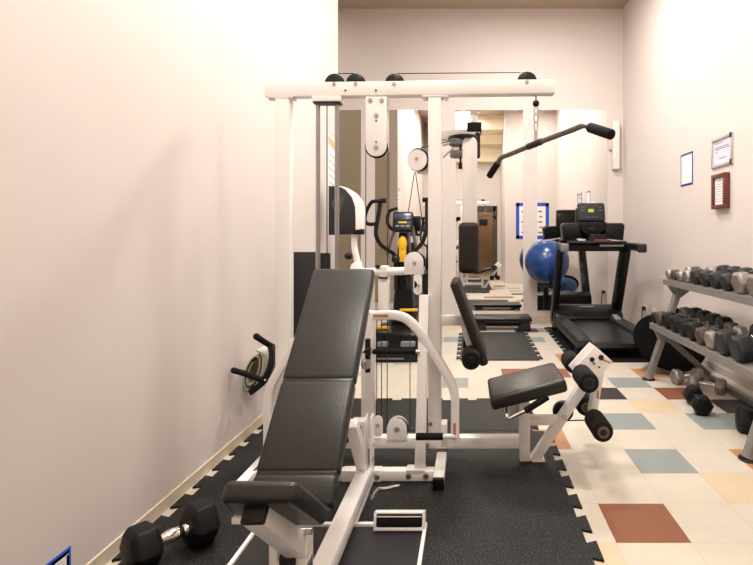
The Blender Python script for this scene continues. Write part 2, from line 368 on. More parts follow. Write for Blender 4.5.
# curved frame tubes, left and right of the centre
yc = YM-.075
def curve_tube(pts):
    path = smooth_path([P(u,v,yc) for u,v in pts], 6); q = N(); sweep(q, path, rrect(.045,.058,.010), False, (0,1,0)); return q
RC = [(373,315.5),(384,314.7),(395,315),(405,318),(414.5,325.5),(424,337.5),(435,355),(446,373),(452.5,386),(455,399),(455.2,415),(455.2,444)]
link('curved_tube', curve_tube(RC), 'white', G)
link('curved_tube', curve_tube([(724-u,v) for u,v in RC]), 'white', G)
link('sticker', bx(N(), px(374,yc), px(389,yc), yc-.0305, yc-.0295, pz(316.3,yc), pz(313.6,yc)), 'sticker', G)
link('sticker', bx(N(), px(453.2,yc), px(456.2,yc), yc-.0305, yc-.0295, pz(436,yc), pz(421,yc)), 'sticker', G)
# roller bar on the press arm
ya = YM-.11
link('roller_grip', cyl(N(), P(373,351.5,ya), P(416,351.5,ya), .0145, 20, None, .003), 'foam', G)
bm = cyl(N(), P(362,351.5,ya), P(373,351.5,ya), .009); cyl(bm, P(416,351.5,ya), P(420,351.5,ya), .0115); link('bar_end', bm, 'chrome', G)
link('adjuster_knob', lathe(N(), [(.0,0),(.022,0),(.026,.006),(.016,.02),(.010,.035),(.0,.035)], P(371,351.5,ya), (-1,0,0), 20), 'blackp', G)
link('adjuster_wheel', lathe(N(), [(.0,-.012),(.024,-.012),(.028,-.006),(.028,.006),(.024,.012),(.010,.012),(.010,.02),(.0,.02)], P(366,364,ya), (.6,-.8,0), 20), 'rod', G)
link('adjuster_bracket', bx(N(), px(364,ya), px(369,ya), ya+.02, ya+.05, pz(374,ya), pz(340,ya), .005), 'blackm', G)
# leaning strut from the right upright to the low base tube
yb = 2.57
link('strut', bar(N(), P(424.5,295,YM-.02), (px(419.5,yb), yb+.03, .066), .052, .05, (0,1,0)), 'white', G)
# low tubes
link('cross_tube', bx(N(), px(288,YM)+.003, px(521,YM), YM+.001, YM+.065, pz(449,YM), pz(440,YM)+.012, .006), 'white', G)
zb = .064
link('base_tube', bx(N(), -1.10, px(434,yb), yb, yb+.055, ZF, zb, .005), 'white', G)
link('foot_tube', bx(N(), px(433,2.5), px(444,2.5), 2.50, YM, ZF, .066, .005), 'white', G)
link('end_cap', bx(N(), px(433,2.5)-.001, px(444,2.5)+.001, 2.475, 2.503, ZF, .067, .004), 'blackp', G)
link('foot_tube', bx(N(), -1.132, -1.078, 2.46, 3.2, ZF, .064, .005), 'white', G)
link('end_cap', bx(N(), -1.133, -1.077, 2.438, 2.463, ZF, .065, .004), 'blackp', G)
link('mounting_plate', bx(N(), px(343,yb)-.003, px(381,yb), yb-.008, yb+.05, ZF, zb+.005, .003), 'white', G); link('mounting_plate', bx(N(), px(406,yb), px(425,yb), yb-.004, yb+.06, .06, .072, .003), 'white', G)
bolts([((px(u,yb), yb-(.008 if u < 400 else 0), pz(478,yb)+.009), .0105) for u in (377, 408.5, 426)]+[((px(u,YM), YM, pz(445.5,YM)), .010) for u in (427, 443)]+[((px(430.5,YM), YM, pz(424,YM)), .009)], 'steel', G)
bm = bx(N(), px(441,YM), px(447,YM), YM-.02, YM+.06, pz(436,YM), pz(423,YM), .004); link('bracket', bm, 'white', G)
# low pulley housings on the cross tube
for yy in (YM-.006, YM+.04): link('pulley_plate', prism(N(), stadium(px(387,YM), px(407,YM), pz(440,YM), pz(418.5,YM), True, False, 14), yy, yy+.006, .0015), 'white', G)
w = lathe(N(), [(.0,-.012),(.056,-.012),(.056,.012),(.0,.012)], P(398.5,429,YM+.02), (0,1,0), 30); link('pulley_wheel', w, 'blackp', G)
link('pulley_plate', prism(N(), stadium(px(373.5,YM), px(383,YM), pz(436,YM), pz(415,YM), True, True, 12), YM-.01, YM-.004, .001), 'white', G)
bolts([((px(397,YM), YM-.006, pz(429,YM)), .011), ((px(378,YM), YM-.01, pz(425,YM)), .007)], 'steel', G)
yg = 2.545
link('handle_grip', cyl(N(), P(416,436.5,yg), P(443,436.5,yg), .0175, 20, None, .003), 'foam', G)
link('handle_bar', tube(N(), smooth_path([P(443,436.5,yg), P(449,436.5,yg), P(453,437,yg+.05), P(455,438,yc)], 5), .012), 'white', G)
# chest arm with pad, right of the right upright
yq = 3.0
bm = bx(N(), px(430,yq), px(470,yq), yq-.03, yq+.05, pz(140,yq), pz(130,yq), .005); link('arm_bracket', bm, 'white', G)
bm = cyl(N(), P(474.5,142,yq+.01), P(474.5,114,yq+.01), .021, 20); bx(bm, px(466,yq), px(480,yq), yq-.05, yq+.07, pz(142,yq), pz(133.5,yq), .004); link('pivot_tube', bm, 'white', G)
bm = cyl(N(), P(474.5,115,yq+.01), P(474.5,112.5,yq+.01), .027, 20); link('pivot_cap', bm, 'steel', G)
link('pivot_block', bx(N(), px(467,yq), px(481.5,yq), yq-.04, yq+.06, pz(133.5,yq), pz(123.5,yq), .004), 'blackp', G)
def cam(c, rx, ry, z0, z1): 
    return prism(N(), [(c[0]+rx*math.cos(2*math.pi*i/28), c[1]+ry*math.sin(2*math.pi*i/28)) for i in range(28)], z0, z1, .004, 'Z')
link('cam_disc', cam((px(464,yq), yq), .095, .13, pz(141.5,yq), pz(138,yq)), 'blackp', G)
link('cam_disc', cam((px(458,yq), yq-.06), .05, .06, pz(147.5,yq), pz(142,yq)), 'grey', G)
link('cam_disc', cam((px(458,yq), yq-.06), .045, .06, pz(159,yq), pz(153,yq)), 'grey', G)
link('pulley_wheel', prism(N(), stadium(px(475,yq), px(480,yq), pz(160,yq), pz(134,yq), True, True, 8), yq-.06, yq-.045, .002), 'dgrey', G)
bm = N()
for v in (152, 166): cyl(bm, P(460.5,v+3,yq-.08), P(460.5,v-3,yq-.08), .013, 14)
cyl(bm, P(460.5,168,yq-.08), P(460.5,142,yq-.08), .006, 10); link('adjuster_knob', bm, 'blackp', G)
bm = N(); bar(bm, P(443,145.5,yq-.02), P(455,141,yq-.05), .02, .014); bar(bm, P(443,158,yq-.02), P(455,146,yq-.05), .012, .012); link('link_arm', bm, 'steel', G)
bm = prism(N(), stadium(px(462.5,yq), px(477,yq), pz(225,yq), pz(139.5,yq), True, False, 12), yq-.11, yq-.05, .006); link('swing_arm', bm, 'white', G)
bm = bx(N(), px(459,yq), px(478.5,yq), yq-.145, yq-.045, pz(272,yq), pz(223,yq), .028, 5); link('arm_pad', bm, 'vinyl_b', G)
# side pulley left of the right upright
bm = lathe(N(), [(.0,-.012),(.064,-.012),(.064,.012),(.0,.012)], P(418.5,160,YM+.03), (.35,1,0), 32); link('pulley_wheel', bm, 'blackp', G)
bm = lathe(N(), [(.0,-.003),(.058,-.003),(.058,.003),(.0,.003)], P(417,160,YM+.012), (.3,1,0), 32); bx(bm, px(416,YM), px(429,YM), YM+.035, YM+.06, pz(173,YM), pz(166,YM), .003); link('pulley_guard', bm, 'white', G)
link('bolt', bolt(N(), (px(416.5,YM), YM+.009, pz(158.5,YM)), .008), 'steel', G)
bm = tube(N(), [P(421,148,YM-.012), P(456,139.5,yq-.14)], .0028, 6); tube(bm, [P(414.5,172,YM+.03), P(408,214,YM+.05)], .0024, 6); tube(bm, [P(415.5,172,YM+.03), P(424,234,YM+.05)], .0024, 6); link('cable', bm, 'blackm', G)
# seat back
ys0, ys1 = 2.65, 2.99
top, bot = Vector((px(449,ys0), 0, pz(281,2.8))), Vector((px(480,2.8), 0, pz(361,2.8)))
d = (bot-top).normalized(); nrm = Vector((d.z, 0, -d.x)); nrm = nrm if nrm.x > 0 else -nrm; th = .048
cs = []
for (p, q) in ((bot, 0), (top, 0)): pass
def pad_corners(a, b, n, y0, y1, th):
    return [Vector((p.x,y,p.z))+n*k for k in (0, th) for p, y in ((a,y0),(b,y0),(b,y1),(a,y1))]
link('backrest', hexa(N(), pad_corners(top, bot, nrm, ys0, ys1, th), .018, 4), 'vinyl_b', G)
link('backrest_tube', bx(N(), px(440,YM), px(473,2.85)-.015, YM+.005, YM+.06, pz(325,2.83), pz(315,2.83), .006), 'white', G)
for y0, y1, u, v in ((2.56,2.72,471,359),(2.93,3.08,471,359)):
    c = P(u,v,2.6); link('roller_pad', lathe(N(), [(.012,0),(.04,0),(.047,.006),(.047,y1-y0-.006),(.04,y1-y0),(.012,y1-y0)], (c.x, y0, c.z), (0,1,0), 28), 'foam', G)
c = P(471,359,2.6); link('roller_end', cyl(N(), (c.x,2.552,c.z), (c.x,2.566,c.z), .02, 18, None, .003), 'blackp', G); link('roller_rod', cyl(N(), (c.x,2.565,c.z), (c.x,3.085,c.z), .013), 'chrome', G)
link('roller_bracket', bar(N(), (c.x,YM+.02,c.z), (px(463,2.83),YM+.02,pz(322,2.83)), .035, .02, (0,1,0)), 'white', G)
# seat of the leg station
a, b = Vector((.115,0,.345)), Vector((.508,0,.446)); d = (b-a).normalized(); n = Vector((-d.z,0,d.x))
link('seat', hexa(N(), pad_corners(a, b, n, 2.62, 3.0, .07), .02, 4), 'vinyl', G)
bm = N(); bar(bm, a+Vector((.05,2.81,-.015)), b+Vector((-.03,2.81,-.015)), .05, .03); bar(bm, (px(524,2.81),2.81,pz(440,2.81)), (px(524,2.81),2.81,.385), .05, .05, (0,1,0)); link('seat_support', bm, 'white', G)
link('lever_grip', cyl(N(), P(525,411,2.62), P(548,396.5,2.62), .017, 18, None, .004), 'foam', G)
bm = cyl(N(), P(509,418.5,2.62), P(526,410.5,2.62), .010); tube(bm, smooth_path([P(509,418.5,2.62), P(507,416,2.62), P(506.5,408,2.66), P(507,403,2.7)]), .009, 10); link('lever', bm, 'chrome', G)
link('leg_post', bx(N(), px(519.5,YM), px(530,YM), YM-.005, YM+.055, ZF, pz(417,YM), .005), 'white', G)
link('sticker', bx(N(), px(523,YM), px(525.5,YM), YM-.0065, YM-.0055, pz(431,YM), pz(419,YM)), 'sticker', G)
link('cross_brace', bx(N(), px(528,YM), px(560,YM), YM-.003, YM+.05, pz(425.5,YM), pz(417,YM), .005), 'white', G)
pa, pb = P(538,463,YM+.02), P(603,356,YM+.02); pa.z = .05
d = (pb-pa).normalized(); s_ = Vector((d.z,0,-d.x))*.025; k0 = [(p+d*((ZF+.004-p.z)/d.z)) for p in (pa-s_, pa+s_)]
link('slanted_tube', prism(N(), [(k0[0].x,k0[0].z),(k0[1].x,k0[1].z),((pb+s_).x,(pb+s_).z),((pb-s_).x,(pb-s_).z)], YM-.008, YM+.047, .004), 'white', G)
bm = bx(N(), px(532,YM), px(545,YM), YM-.01, YM+.06, ZF, ZF+.008, .002); link('foot_plate', bm, 'white', G)
d = (pb-pa).normalized()
pl = [(px(u,YM-.035), pz(v,YM-.035)) for u, v in ((594.5,346.5),(600,350.5),(606,355.5),(612.5,361.5),(601,376),(589,389),(572.5,371),(583,359))]
link('pivot_plate', prism(N(), pl, YM-.035, YM-.025, .001), 'white', G)
link('pivot_plate', prism(N(), pl, YM+.075, YM+.085, .001), 'white', G)
bolts([((px(u,YM-.035), YM-.0355, pz(v,YM-.035)), r) for u, v, r in ((592,359.5,.010),(601,357.5,.011),(594,363.5,.004),(599,367,.004))], 'blackm', G)
q = pa+d*.25; bolts([((q.x, YM-.009, q.z), .011)], 'steel', G)
q = Matrix.Rotation(.42, 3, 'Y')
link('sticker', box(N(), (px(606,YM-.035), YM-.0358, pz(361,YM-.035)), (.055,.001,.009), q), 'sticker', G)
link('swing_arm', bar(N(), P(600,366,YM+.02), P(592,413,YM+.02), .045, .05, (0,1,0)), 'white', G)
link('sticker', bx(N(), px(596.5,YM), px(598.5,YM), YM-.012, YM-.008, pz(398,YM), pz(390,YM)), 'sticker', G)
def roller(c, r, y0, y1, wm='grommet'):
    L = y1-y0
    link('roller_pad', lathe(N(), [(.016,0),(r*.75,0),(r*.95,.008),(r,.022),(r,L-.022),(r*.95,L-.008),(r*.75,L),(.016,L)], (c.x,y0,c.z), (0,1,0), 30), 'foam', G)
    link('roller_end', cyl(N(), (c.x,y0-.004,c.z), (c.x,y0+.012,c.z), .017, 20, None, .002), 'blackp', G)
    link('roller_washer', cyl(N(), (c.x,y0-.002,c.z), (c.x,y0+.012,c.z), .030, 24, None, .002), wm, G)
c1 = P(588.5,382.5,2.56); c2 = P(602.5,431,2.55)
roller(c1, .052, 2.54, 2.735, 'dgrey'); roller(c1, .052, 2.90, 3.07, 'dgrey'); roller(c2, .053, 2.53, 2.735); roller(c2, .053, 2.90, 3.09)
bm = N()
for c in (c1, c2): cyl(bm, (c.x,2.54,c.z), (c.x,3.08,c.z), .014)
link('roller_rod', bm, 'chrome', G)
c = P(563,411,YM+.09); link('pulley_wheel', lathe(N(), [(.0,-.02),(.055,-.02),(.058,-.012),(.058,.012),(.055,.02),(.0,.02)], c, (0,1,0), 30), 'blackp', G)
bm = tube(N(), [c+Vector((0,0,-.055)), P(590,420,YM+.05)], .004, 6); link('cable', bm, 'blackm', G)
# platform of the low row with rim and footrest, joined by a floor tube
x0, x1, y1 = -.885, -.19, 2.165
link('platform', bx(N(), x0, x1, .9, y1, ZF, .022, .002), 'dgrey', G)
bm = bx(N(), x0-.012, x1+.006, y1-.014, y1+.006, ZF, .034, .003); bx(bm, x1-.006, x1+.009, .9, y1, ZF, .034, .003); bx(bm, x0-.012, x0+.004, .9, y1, ZF, .034, .003); link('platform_rim', bm, 'white', G)
link('floor_tube', bx(N(), -.515, -.482, y1, yb, ZF, .036, .004), 'white', G)
yf = 2.12; fx0, fx1 = px(373.5,yf), px(425,yf); R = Matrix.Rotation(math.radians(-16), 3, 'X')
bm = N(); fc = Vector(((fx0+fx1)/2, yf+.02, .0555)); W = fx1-fx0
for cx, w_, cz, h_ in ((0,W,-.0285,.014),(0,W,.032,.008),(-W/2+.006,.012,0,.072),(W/2-.006,.012,0,.072)): box(bm, fc+R@Vector((cx,0,cz)), (w_,.045,h_), R, .003)
link('footrest_frame', bm, 'white', G)
bm = N(); box(bm, fc+R@Vector((0,.0,.003)), (W-.018,.052,.052), R, .014, 4); link('footrest_pad', bm, 'foam', G)
bm = N(); box(bm, fc+R@Vector((0,-.014,.019)), (W-.03,.026,.004), R, .001); link('torn_edge', bm, 'plate', G)

# ---------------------------------------------------------------- lat bar hanging from the beam
B = thing('lat_pulldown_bar', 'long bent black lat pulldown bar hanging from right end of the beam', 'exercise bar', (px(536,YM+.035), YM+.035, 1.75))
yl = YM+.035; cx = px(536,yl)
bm = tube(N(), [(cx,yl,pz(95.6,yl)), (cx,yl,pz(100,yl))], .004, 8); link('hanger_cable', bm, 'blackm', B)
link('stop_ball', sphere(N(), (cx,yl,pz(103.5,yl)), .019, seg=20), 'blackp', B)
bm = N(); ring = lambda cz, h, w: tube(bm, [(cx+w*math.cos(a), yl, cz+h*math.sin(a)) for a in [2*math.pi*i/16 for i in range(16)]], .0035, 8, True)
ring(pz(110.5,yl), .026, .010); ring(pz(118,yl), .026, .012); ring(pz(126,yl), .026, .010); link('carabiner', bm, 'rod', B)
cyl_ = cyl(N(), (cx,yl,pz(131,yl)), (cx,yl,pz(142,yl)), .011, 12); link('bar_lug', cyl_, 'steel', B)
pc = Vector((cx, yl, pz(143.5,yl))); pl_ = P(501,158,3.08); pe = P(489.5,176,3.2); pr = P(584,125.5,2.5); pf = P(611,134.5,2.34)
bm = tube(N(), [pe, pe.lerp(pl_,.7)] + smooth_path([pe.lerp(pl_,.7), pl_, pl_.lerp(pc,.25)], 5)[1:] + [pc] + smooth_path([pc.lerp(pr,.85), pr, pr.lerp(pf,.3)], 5) + [pf], .0145, 14, up=(0,0,1)); link('bar', bm, mat('dark_steel_bar', (.13,.115,.10), .35, .6, .1, 20), B)
link('sleeve', cyl(N(), pc.lerp(pl_,.2), pc.lerp(pr,.13), .0185, 16), 'dgrey', B)
link('grip', cyl(N(), pe.lerp(pl_,.72), pe+(pe-pl_)*.02, .021, 18, None, .005), 'foam', B)
link('grip', cyl(N(), pr.lerp(pf,.22), pf+(pf-pr)*.03, .025, 18, None, .006), 'foam', B)

# ---------------------------------------------------------------- incline bench
K = thing('incline_bench', 'incline bench with long black vinyl backrest and tilted seat facing the camera', 'bench', (-.56, 1.9, 0))
bL, bR = -.706, -.432; pb0, pt0 = Vector((0,1.67,.474)), Vector((0,2.305,1.105)); n = Vector((0,-.707,.707))
def slab(x0, x1, a, b, n, th): 
    lo = [Vector((x,p.y,p.z))-n*th for x, p in ((x0,a),(x1,a),(x1,b),(x0,b))]; hi = [Vector((x,p.y,p.z)) for x, p in ((x0,a),(x1,a),(x1,b),(x0,b))]
    return lo+hi
ps = pb0.lerp(pt0,.375)
bm = N(); hexa(bm, slab(bL, bR, pb0, ps-(pt0-pb0)*.001, n, .062), .017, 5); hexa(bm, slab(bL, bR, ps, pt0, n, .062), .017, 5); hexa(bm, slab(bL, bR, pb0-(pt0-pb0)*.115, pb0-(pt0-pb0)*.002, n, .062), .017, 5); link('backrest', bm, 'vinyl', K)
# joining seam between the two cushions: a slightly lower filled strip
for q in (ps, pb0): link('seam', hexa(N(), slab(bL+.006, bR-.006, q-(pt0-pb0)*.022-n*.0045, q+(pt0-pb0)*.022-n*.0045, n, .055), .004, 2), 'vinyl', K)
bm = N(); off = n*-.064
for x in (bL+.06, bR-.06): bar(bm, Vector((x,0,0))+pb0+off-n*.012, Vector((x,0,0))+pt0+off-n*.012-(pt0-pb0)*.12, .025, .025, (1,0,0))
link('backrest_frame', bm, 'white', K)
sf, sb = Vector((0,1.36,.598)), Vector((0,1.565,.418)); d = (sb-sf).normalized(); sn = Vector((0,-d.z,d.y)); sn = sn if sn.z > 0 else -sn
top4 = [(-.652,sf),(-.456,sf),(-.428,sb),(-.685,sb)]
cs = [Vector((x,p.y,p.z))-sn*.056 for x,p in top4]+[Vector((x,p.y,p.z)) for x,p in top4]
link('seat', hexa(N(), cs, .019, 5), 'vinyl', K)
pa, pb_ = P(256,511.5,1.355), Vector((-.53,1.60,.265))
link('seat_tube', bar(N(), pa, pb_, .062, .062, (1,0,0), .004), 'white', K)
dd = (pb_-pa).normalized(); link('end_cap', bar(N(), pa-dd*.012, pa+dd*.010, .064, .064, (1,0,0), .006), 'blackp', K)
link('seat_bracket', box(N(), (-.605,1.40,.468), (.09,.02,.018), None, .003), 'white', K)
yk = 1.60
for x0, x1 in ((px(273,yk),px(281.5,yk)), (px(299.5,yk),px(310,yk))): link('leg', bx(N(), x0, x1, yk-.035, yk+.035, .036, pz(532,yk), .003), 'white', K)
link('leg_plate', bx(N(), px(273,yk), px(310,yk), yk-.03, yk+.03, .17, pz(557,yk), .003), 'white', K)
link('leg_plug', bx(N(), px(284,yk), px(300,yk), yk-.045, yk+.03, pz(557,yk), pz(548,yk), .003), 'dgrey', K)
bm = cyl(N(), P(298,531,1.57), P(312,531,1.57), .011, 14); link('hinge_bolt', bm, 'steel', K)
link('leg', bx(N(), px(273,yk)-.012, px(310,yk)+.012, yk-.06, yk+.06, .024, .036, .003), 'white', K)
link('rail', bx(N(), -.542, -.472, .95, 2.50, .062, .13, .006), 'white', K)
link('rail', bx(N(), -.60, -.53, yk-.04, yk+.04, .07, .12, .004), 'white', K)
bm = N(); bx(bm, -.535, -.48, .95, 1.0, .024, .065, .003); bx(bm, -.53, -.484, 2.44, 2.50, .037, .065, .003); link('rail_foot', bm, 'blackp', K)
link('strut', bar(N(), P(352,423,2.28), Vector((-.515,2.46,.13)), .05, .05, (1,0,0), .004), 'white', K)
bm = N()
for x in (px(366,2.5), px(372,2.5)): bx(bm, x-.004, x+.004, 2.46, 2.54, .06, pz(416,2.5), .002)
bx(bm, px(352,2.4), px(366,2.4), 2.38, 2.44, pz(424,2.4), pz(420,2.4), .003); link('adjuster_plate', bm, 'white', K)
bm = N()
for v in (444, 457, 465): cyl(bm, (px(372,2.5)+.004, 2.50, pz(v,2.5)), (px(372,2.5)+.011, 2.50, pz(v,2.5)), .008, 12)
link('bolt', bm, 'steel', K)

# ---------------------------------------------------------------- chain lying on the mat
pts = smooth_path([P(368,501,0) if 0 else Vector((px(u, 634.7/(v-237)), 634.7/(v-237), MT+.005)) for u, v in ((371.5,503),(374.5,496),(379,492),(386,491.5),(392,490),(398,489))], 3)
bm = N()
for i, (p, q) in enumerate(zip(pts, pts[1:])):
    d = (q-p).normalized(); s = Vector((-d.y,d.x,0)) if i % 2 else Vector((0,0,1)); c = (p+q)/2
    w = .007 if i % 2 else .004
    tube(bm, [c+d*.014*math.cos(a)+s*w*math.sin(a) for a in [2*math.pi*k/10 for k in range(10)]], .0028, 6, True, up=(.3,.4,.8))
tag(link('chain', bm, 'rod'), 'short steel chain lying on the mat beside the low base tube', 'chain')

# ---------------------------------------------------------------- dumbbells
def hex_head(x0, x1, r, m, parent, name='head'):
    t_ = bmesh.new(); a = [math.radians(60*i) for i in range(6)]
    vs = [[t_.verts.new((x, r*math.cos(q)*k, r*math.sin(q)*k)) for q in a] for x, k in ((x0,.78),(x0+(x1-x0)*.2,1),(x0+(x1-x0)*.8,1),(x1,.78))]
    for A, Bv in zip(vs, vs[1:]):
        for i in range(6): t_.faces.new((A[i], A[(i+1)%6], Bv[(i+1)%6], Bv[i]))
    t_.faces.new(vs[0]); t_.faces.new(vs[-1][::-1])
    bmesh.ops.recalc_face_normals(t_, faces=t_.faces)
    bmesh.ops.bevel(t_, geom=list(t_.edges), offset=r*.045, segments=2, affect='EDGES', profile=.5)
    return link(name, t_, m, parent)
PROTO = {}
def dumbbell(kind, r, hl, gl, mh, mg):                    # r: corner radius, hl: head length, gl: handle length; axis local X, resting on a flat
    key = (kind, r)
    if key not in PROTO:
        o = bpy.data.objects.new('dumbbell', None); o.empty_display_size = .05
        o['proto'] = 1; C.objects.link(o)
        hex_head(-gl/2-hl, -gl/2, r, mh, o); hex_head(gl/2, gl/2+hl, r, mh, o)
        h = N(); g = r*.28 if r > .06 else max(.011, r*.3)
        lathe(h, [(g*.9,-gl/2-.01),(g*.9,-gl*.42),(g*.75,-gl*.36),(g*.95,-gl*.2),(g*1.08,0),(g*.95,gl*.2),(g*.75,gl*.36),(g*.9,gl*.42),(g*.9,gl/2+.01)], (0,0,0), (1,0,0), 18)
        link('handle', h, mg, o)
        PROTO[key] = [o, False]; del o['proto']
        return o
    src = PROTO[key][0]; r_ = src.copy(); C.objects.link(r_)
    for ch in list(src.children):
        c = ch.copy(); C.objects.link(c); c.parent = r_
    return r_
def place(o, loc, rz, tilt, label, group):
    o.location = loc; o.rotation_euler = (0, tilt, rz); tag(o, label, 'dumbbell')
    if group: o['group'] = group
    elif 'group' in o: del o['group']
    return o
ORD = ['first','second','third','fourth','fifth','sixth','seventh','eighth','ninth','tenth','eleventh','twelfth']
A = .866
KIND = {'gb': ('gb',.074,.10,.12,'iron','chrome','bulky black'), 'cs': ('cs',.046,.06,.115,'oldchrome','knurl','small chrome'), 'rs': ('rs',.050,.062,.115,'rust','knurl','small rusty'), 'cm': ('cm',.058,.07,.12,'oldchrome','knurl','chrome'),
        'gm': ('gm',.066,.085,.12,'iron2','knurl','dark grey'), 'cl': ('cl',.078,.085,.12,'oldchrome','knurl','large chrome'),
        'bs': ('bs',.052,.07,.12,'iron','knurl','small black'), 'bm': ('bm',.062,.085,.12,'iron','knurl','black'), 'gl': ('gl',.088,.11,.12,'iron2','chrome','large dark grey'), 'bl': ('bl',.086,.11,.125,'iron','chrome','large black'),
        'rm': ('rm',.066,.085,.12,'rust','chrome','reddish brown'), 'cm2': ('cm2',.068,.075,.12,'oldchrome','chrome','tan tarnished')}
# ---------------------------------------------------------------- dumbbell rack
Q = thing('dumbbell_rack', 'grey two tier steel dumbbell rack along the right wall', 'dumbbell rack', (1.8, 3.6, 0))
yn, yfar = 2.5, 4.56
T1, T2 = ((1.72,.868),(2.05,.918)), ((1.60,.478),(1.99,.545))
def tray(a, b):
    (xa,za),(xb,zb_) = a, b; bm = N()
    prism(bm, [(xa,za),(xa,za-.048),(xa+.015,za-.048),(xa+.02,za-.03),(xb,zb_-.03),(xb,zb_)], yn, yfar, .003); return bm
link('shelf', tray(*T1), 'rack', Q); link('shelf', tray(*T2), 'rack', Q)
for y in (4.45, 2.85):
    link('leg', bar(N(), (1.555,y,.012), (1.835,y,.84), .05, .07, (0,1,0), .006), 'rack', Q)
    link('foot', lathe(N(), [(.0,.001),(.052,.001),(.056,.006),(.05,.014),(.03,.018),(.0,.018)], (1.555,y,0), (0,0,1), 28), 'blackp', Q)
    link('foot_cap', cyl(N(), (1.555,y,.012), (1.565,y,.045), .042, 24, .036), 'rack', Q)
    bm = prism(N(), [(1.725,.82),(1.79,.72),(1.83,.72),(2.03,.87),(2.03,.885)], y-.03, y+.03, .003); link('shelf_bracket', bm, 'rack', Q)
    bm = prism(N(), [(1.605,.43),(1.655,.33),(1.70,.33),(1.97,.50),(1.97,.512)], y-.03, y+.03, .003); link('shelf_bracket', bm, 'rack', Q)
    link('side_brace', bar(N(), (1.68,y,.40), (2.075,y,.05), .045, .05, (0,1,0), .005), 'rack', Q)
link('rear_tube', bx(N(), 2.055, 2.105, 2.7, 4.5, .002, .05, .005), 'rack', Q)
top_row = ['cs','rs','cs','cm','gm','gm','gm','gm','cl','cl','gl']; low_row = ['bs','rm','gb','gb','gb','gb','rm','cm2','gl','gl','gl']
def fill(row, tier, y0, gap, which):
    (xa,za),(xb,zb_) = tier; tl = math.atan2(zb_-za, xb-xa); y = y0
    for i, k in enumerate(row):
        kk = KIND[k]; r = kk[1]
        if i: y -= r*1.0+.008
        if which == 'lower' and y-r < 2.89 and y+r > 2.81: y = 2.805-r
        o = dumbbell(*kk[:6]); L = kk[2]*2+kk[3]; s = L/2+.012
        c = Vector((xa+s*math.cos(tl), y, za+s*math.sin(tl))) + Vector((-math.sin(tl),0,math.cos(tl)))*(r*A+.003)
        nm = 'sitting at the far end' if i == 0 else ORD[i]+' from the far end'
        place(o, c, 0, -tl, f'{kk[6]} hex dumbbell, {nm} of the {which} rack shelf', f'dumbbells on the {which} rack shelf')
        y -= r*1.0+gap
fill(top_row, T1, 4.48, .018, 'upper'); fill(low_row, T2, 4.503, .003, 'lower')
# loose dumbbells
def loose(k, p0, p1, label, group='dumbbells on the floor under the rack'):
    kk = KIND[k]; o = dumbbell(*kk[:6]); p0, p1 = Vector(p0), Vector(p1); d = p1-p0
    place(o, ((p0.x+p1.x)/2, (p0.y+p1.y)/2, kk[1]*A+.001), math.atan2(d.y, d.x), 0, label, group)
loose('cm2', (1.705,4.31,0), (1.985,4.37,0), 'chrome hex dumbbell on the floor under rack, nearest the far leg')
loose('cm2', (1.815,4.175,0), (2.0,4.03,0), 'tarnished chrome dumbbell on the floor under rack, behind the black one')
loose('gb', (1.665,3.82,0), (1.62,3.56,0), 'black hex dumbbell on the floor just in front of the chrome pair')
loose('bl', (1.76,3.25,0), (1.97,3.17,0), 'large black hex dumbbell on the floor under rack, at the right edge')
KIND['xl'] = ('xl',.09,.10,.11,'iron','chrome','heavy black')
o = dumbbell(*KIND['xl'][:6]); place(o, (-1.15, 1.972, .09*A+MT+.001), math.atan2(.165, .127), 0, 'large black hex dumbbell with chrome handle on the mat by left wall', None)

# ---------------------------------------------------------------- treadmill
T = thing('treadmill', 'black treadmill with lit console standing in the far right corner', 'treadmill', (1.52, 6.1, 0))
zt_ = MT+.001
for x0, x1 in ((1.095,1.245),(1.79,1.945)):
    bm = prism(N(), [(5.20,.125),(5.22,.10),(6.8,.10),(6.8,.26),(6.5,.215),(5.26,.205),(5.21,.185)], x0, x1, .012, 'X'); link('side_rail', bm, 'dgrey', T)
bm = prism(N(), [(5.16,.12),(5.19,.085),(5.3,.08),(6.7,.08),(6.7,.178),(5.24,.178),(5.18,.16)], 1.24, 1.795, .01, 'X'); link('running_belt', bm, 'blackp', T)
bm = prism(N(), [(6.55,.06),(6.92,.06),(6.95,.2),(6.92,.30),(6.84,.345),(6.74,.34),(6.57,.255),(6.53,.2)], 1.09, 1.97, .02, 'X'); hood = link('motor_hood', bm, 'blackp', T)
link('badge', box(N(), (1.53,6.70,.325), (.20,.02,.012), Matrix.Rotation(.43,3,'X'), .003), 'grey', hood)
link('rail_trim', box(N(), (1.84,6.42,.235), (.075,.18,.025), Matrix.Rotation(.15,3,'X'), .008), 'silver', T)
for x in (1.12, 1.92):
    for y in (5.32, 6.8): link('foot', cyl(N(), (x,y,zt_), (x,y,.11), .03, 16), 'blackp', T)
link('upright', bar(N(), (1.115,6.80,.15), (1.115,6.33,1.10), .085, .12, (0,1,0), .015), 'blackp', T)
link('upright', bar(N(), (1.925,6.80,.15), (1.925,6.33,1.10), .115, .13, (0,1,0), .015), 'blackp', T)
for x, ye_, xc in ((1.115,6.03,'l'),(1.94,5.76,'r')):
    q = N(); sweep(q, smooth_path([(x,ye_+.02,1.115),(x,ye_+.2,1.125),(x,6.36,1.13)]), rrect(.09,.09,.02), False, (0,0,1)); hr = link('handrail', q, 'blackp', T)
    link('rail_cap', box(N(), (x,ye_,1.115), (.10,.05,.10), None, .018, 3), 'grey' if xc == 'l' else 'dgrey', hr)
link('crossbar', bx(N(), 1.12, 1.92, 6.30, 6.42, 1.065, 1.165, .02, 3), 'blackp', T)
link('tray', bx(N(), 1.20, 1.88, 6.12, 6.34, 1.165, 1.195, .01), 'dgrey', T)
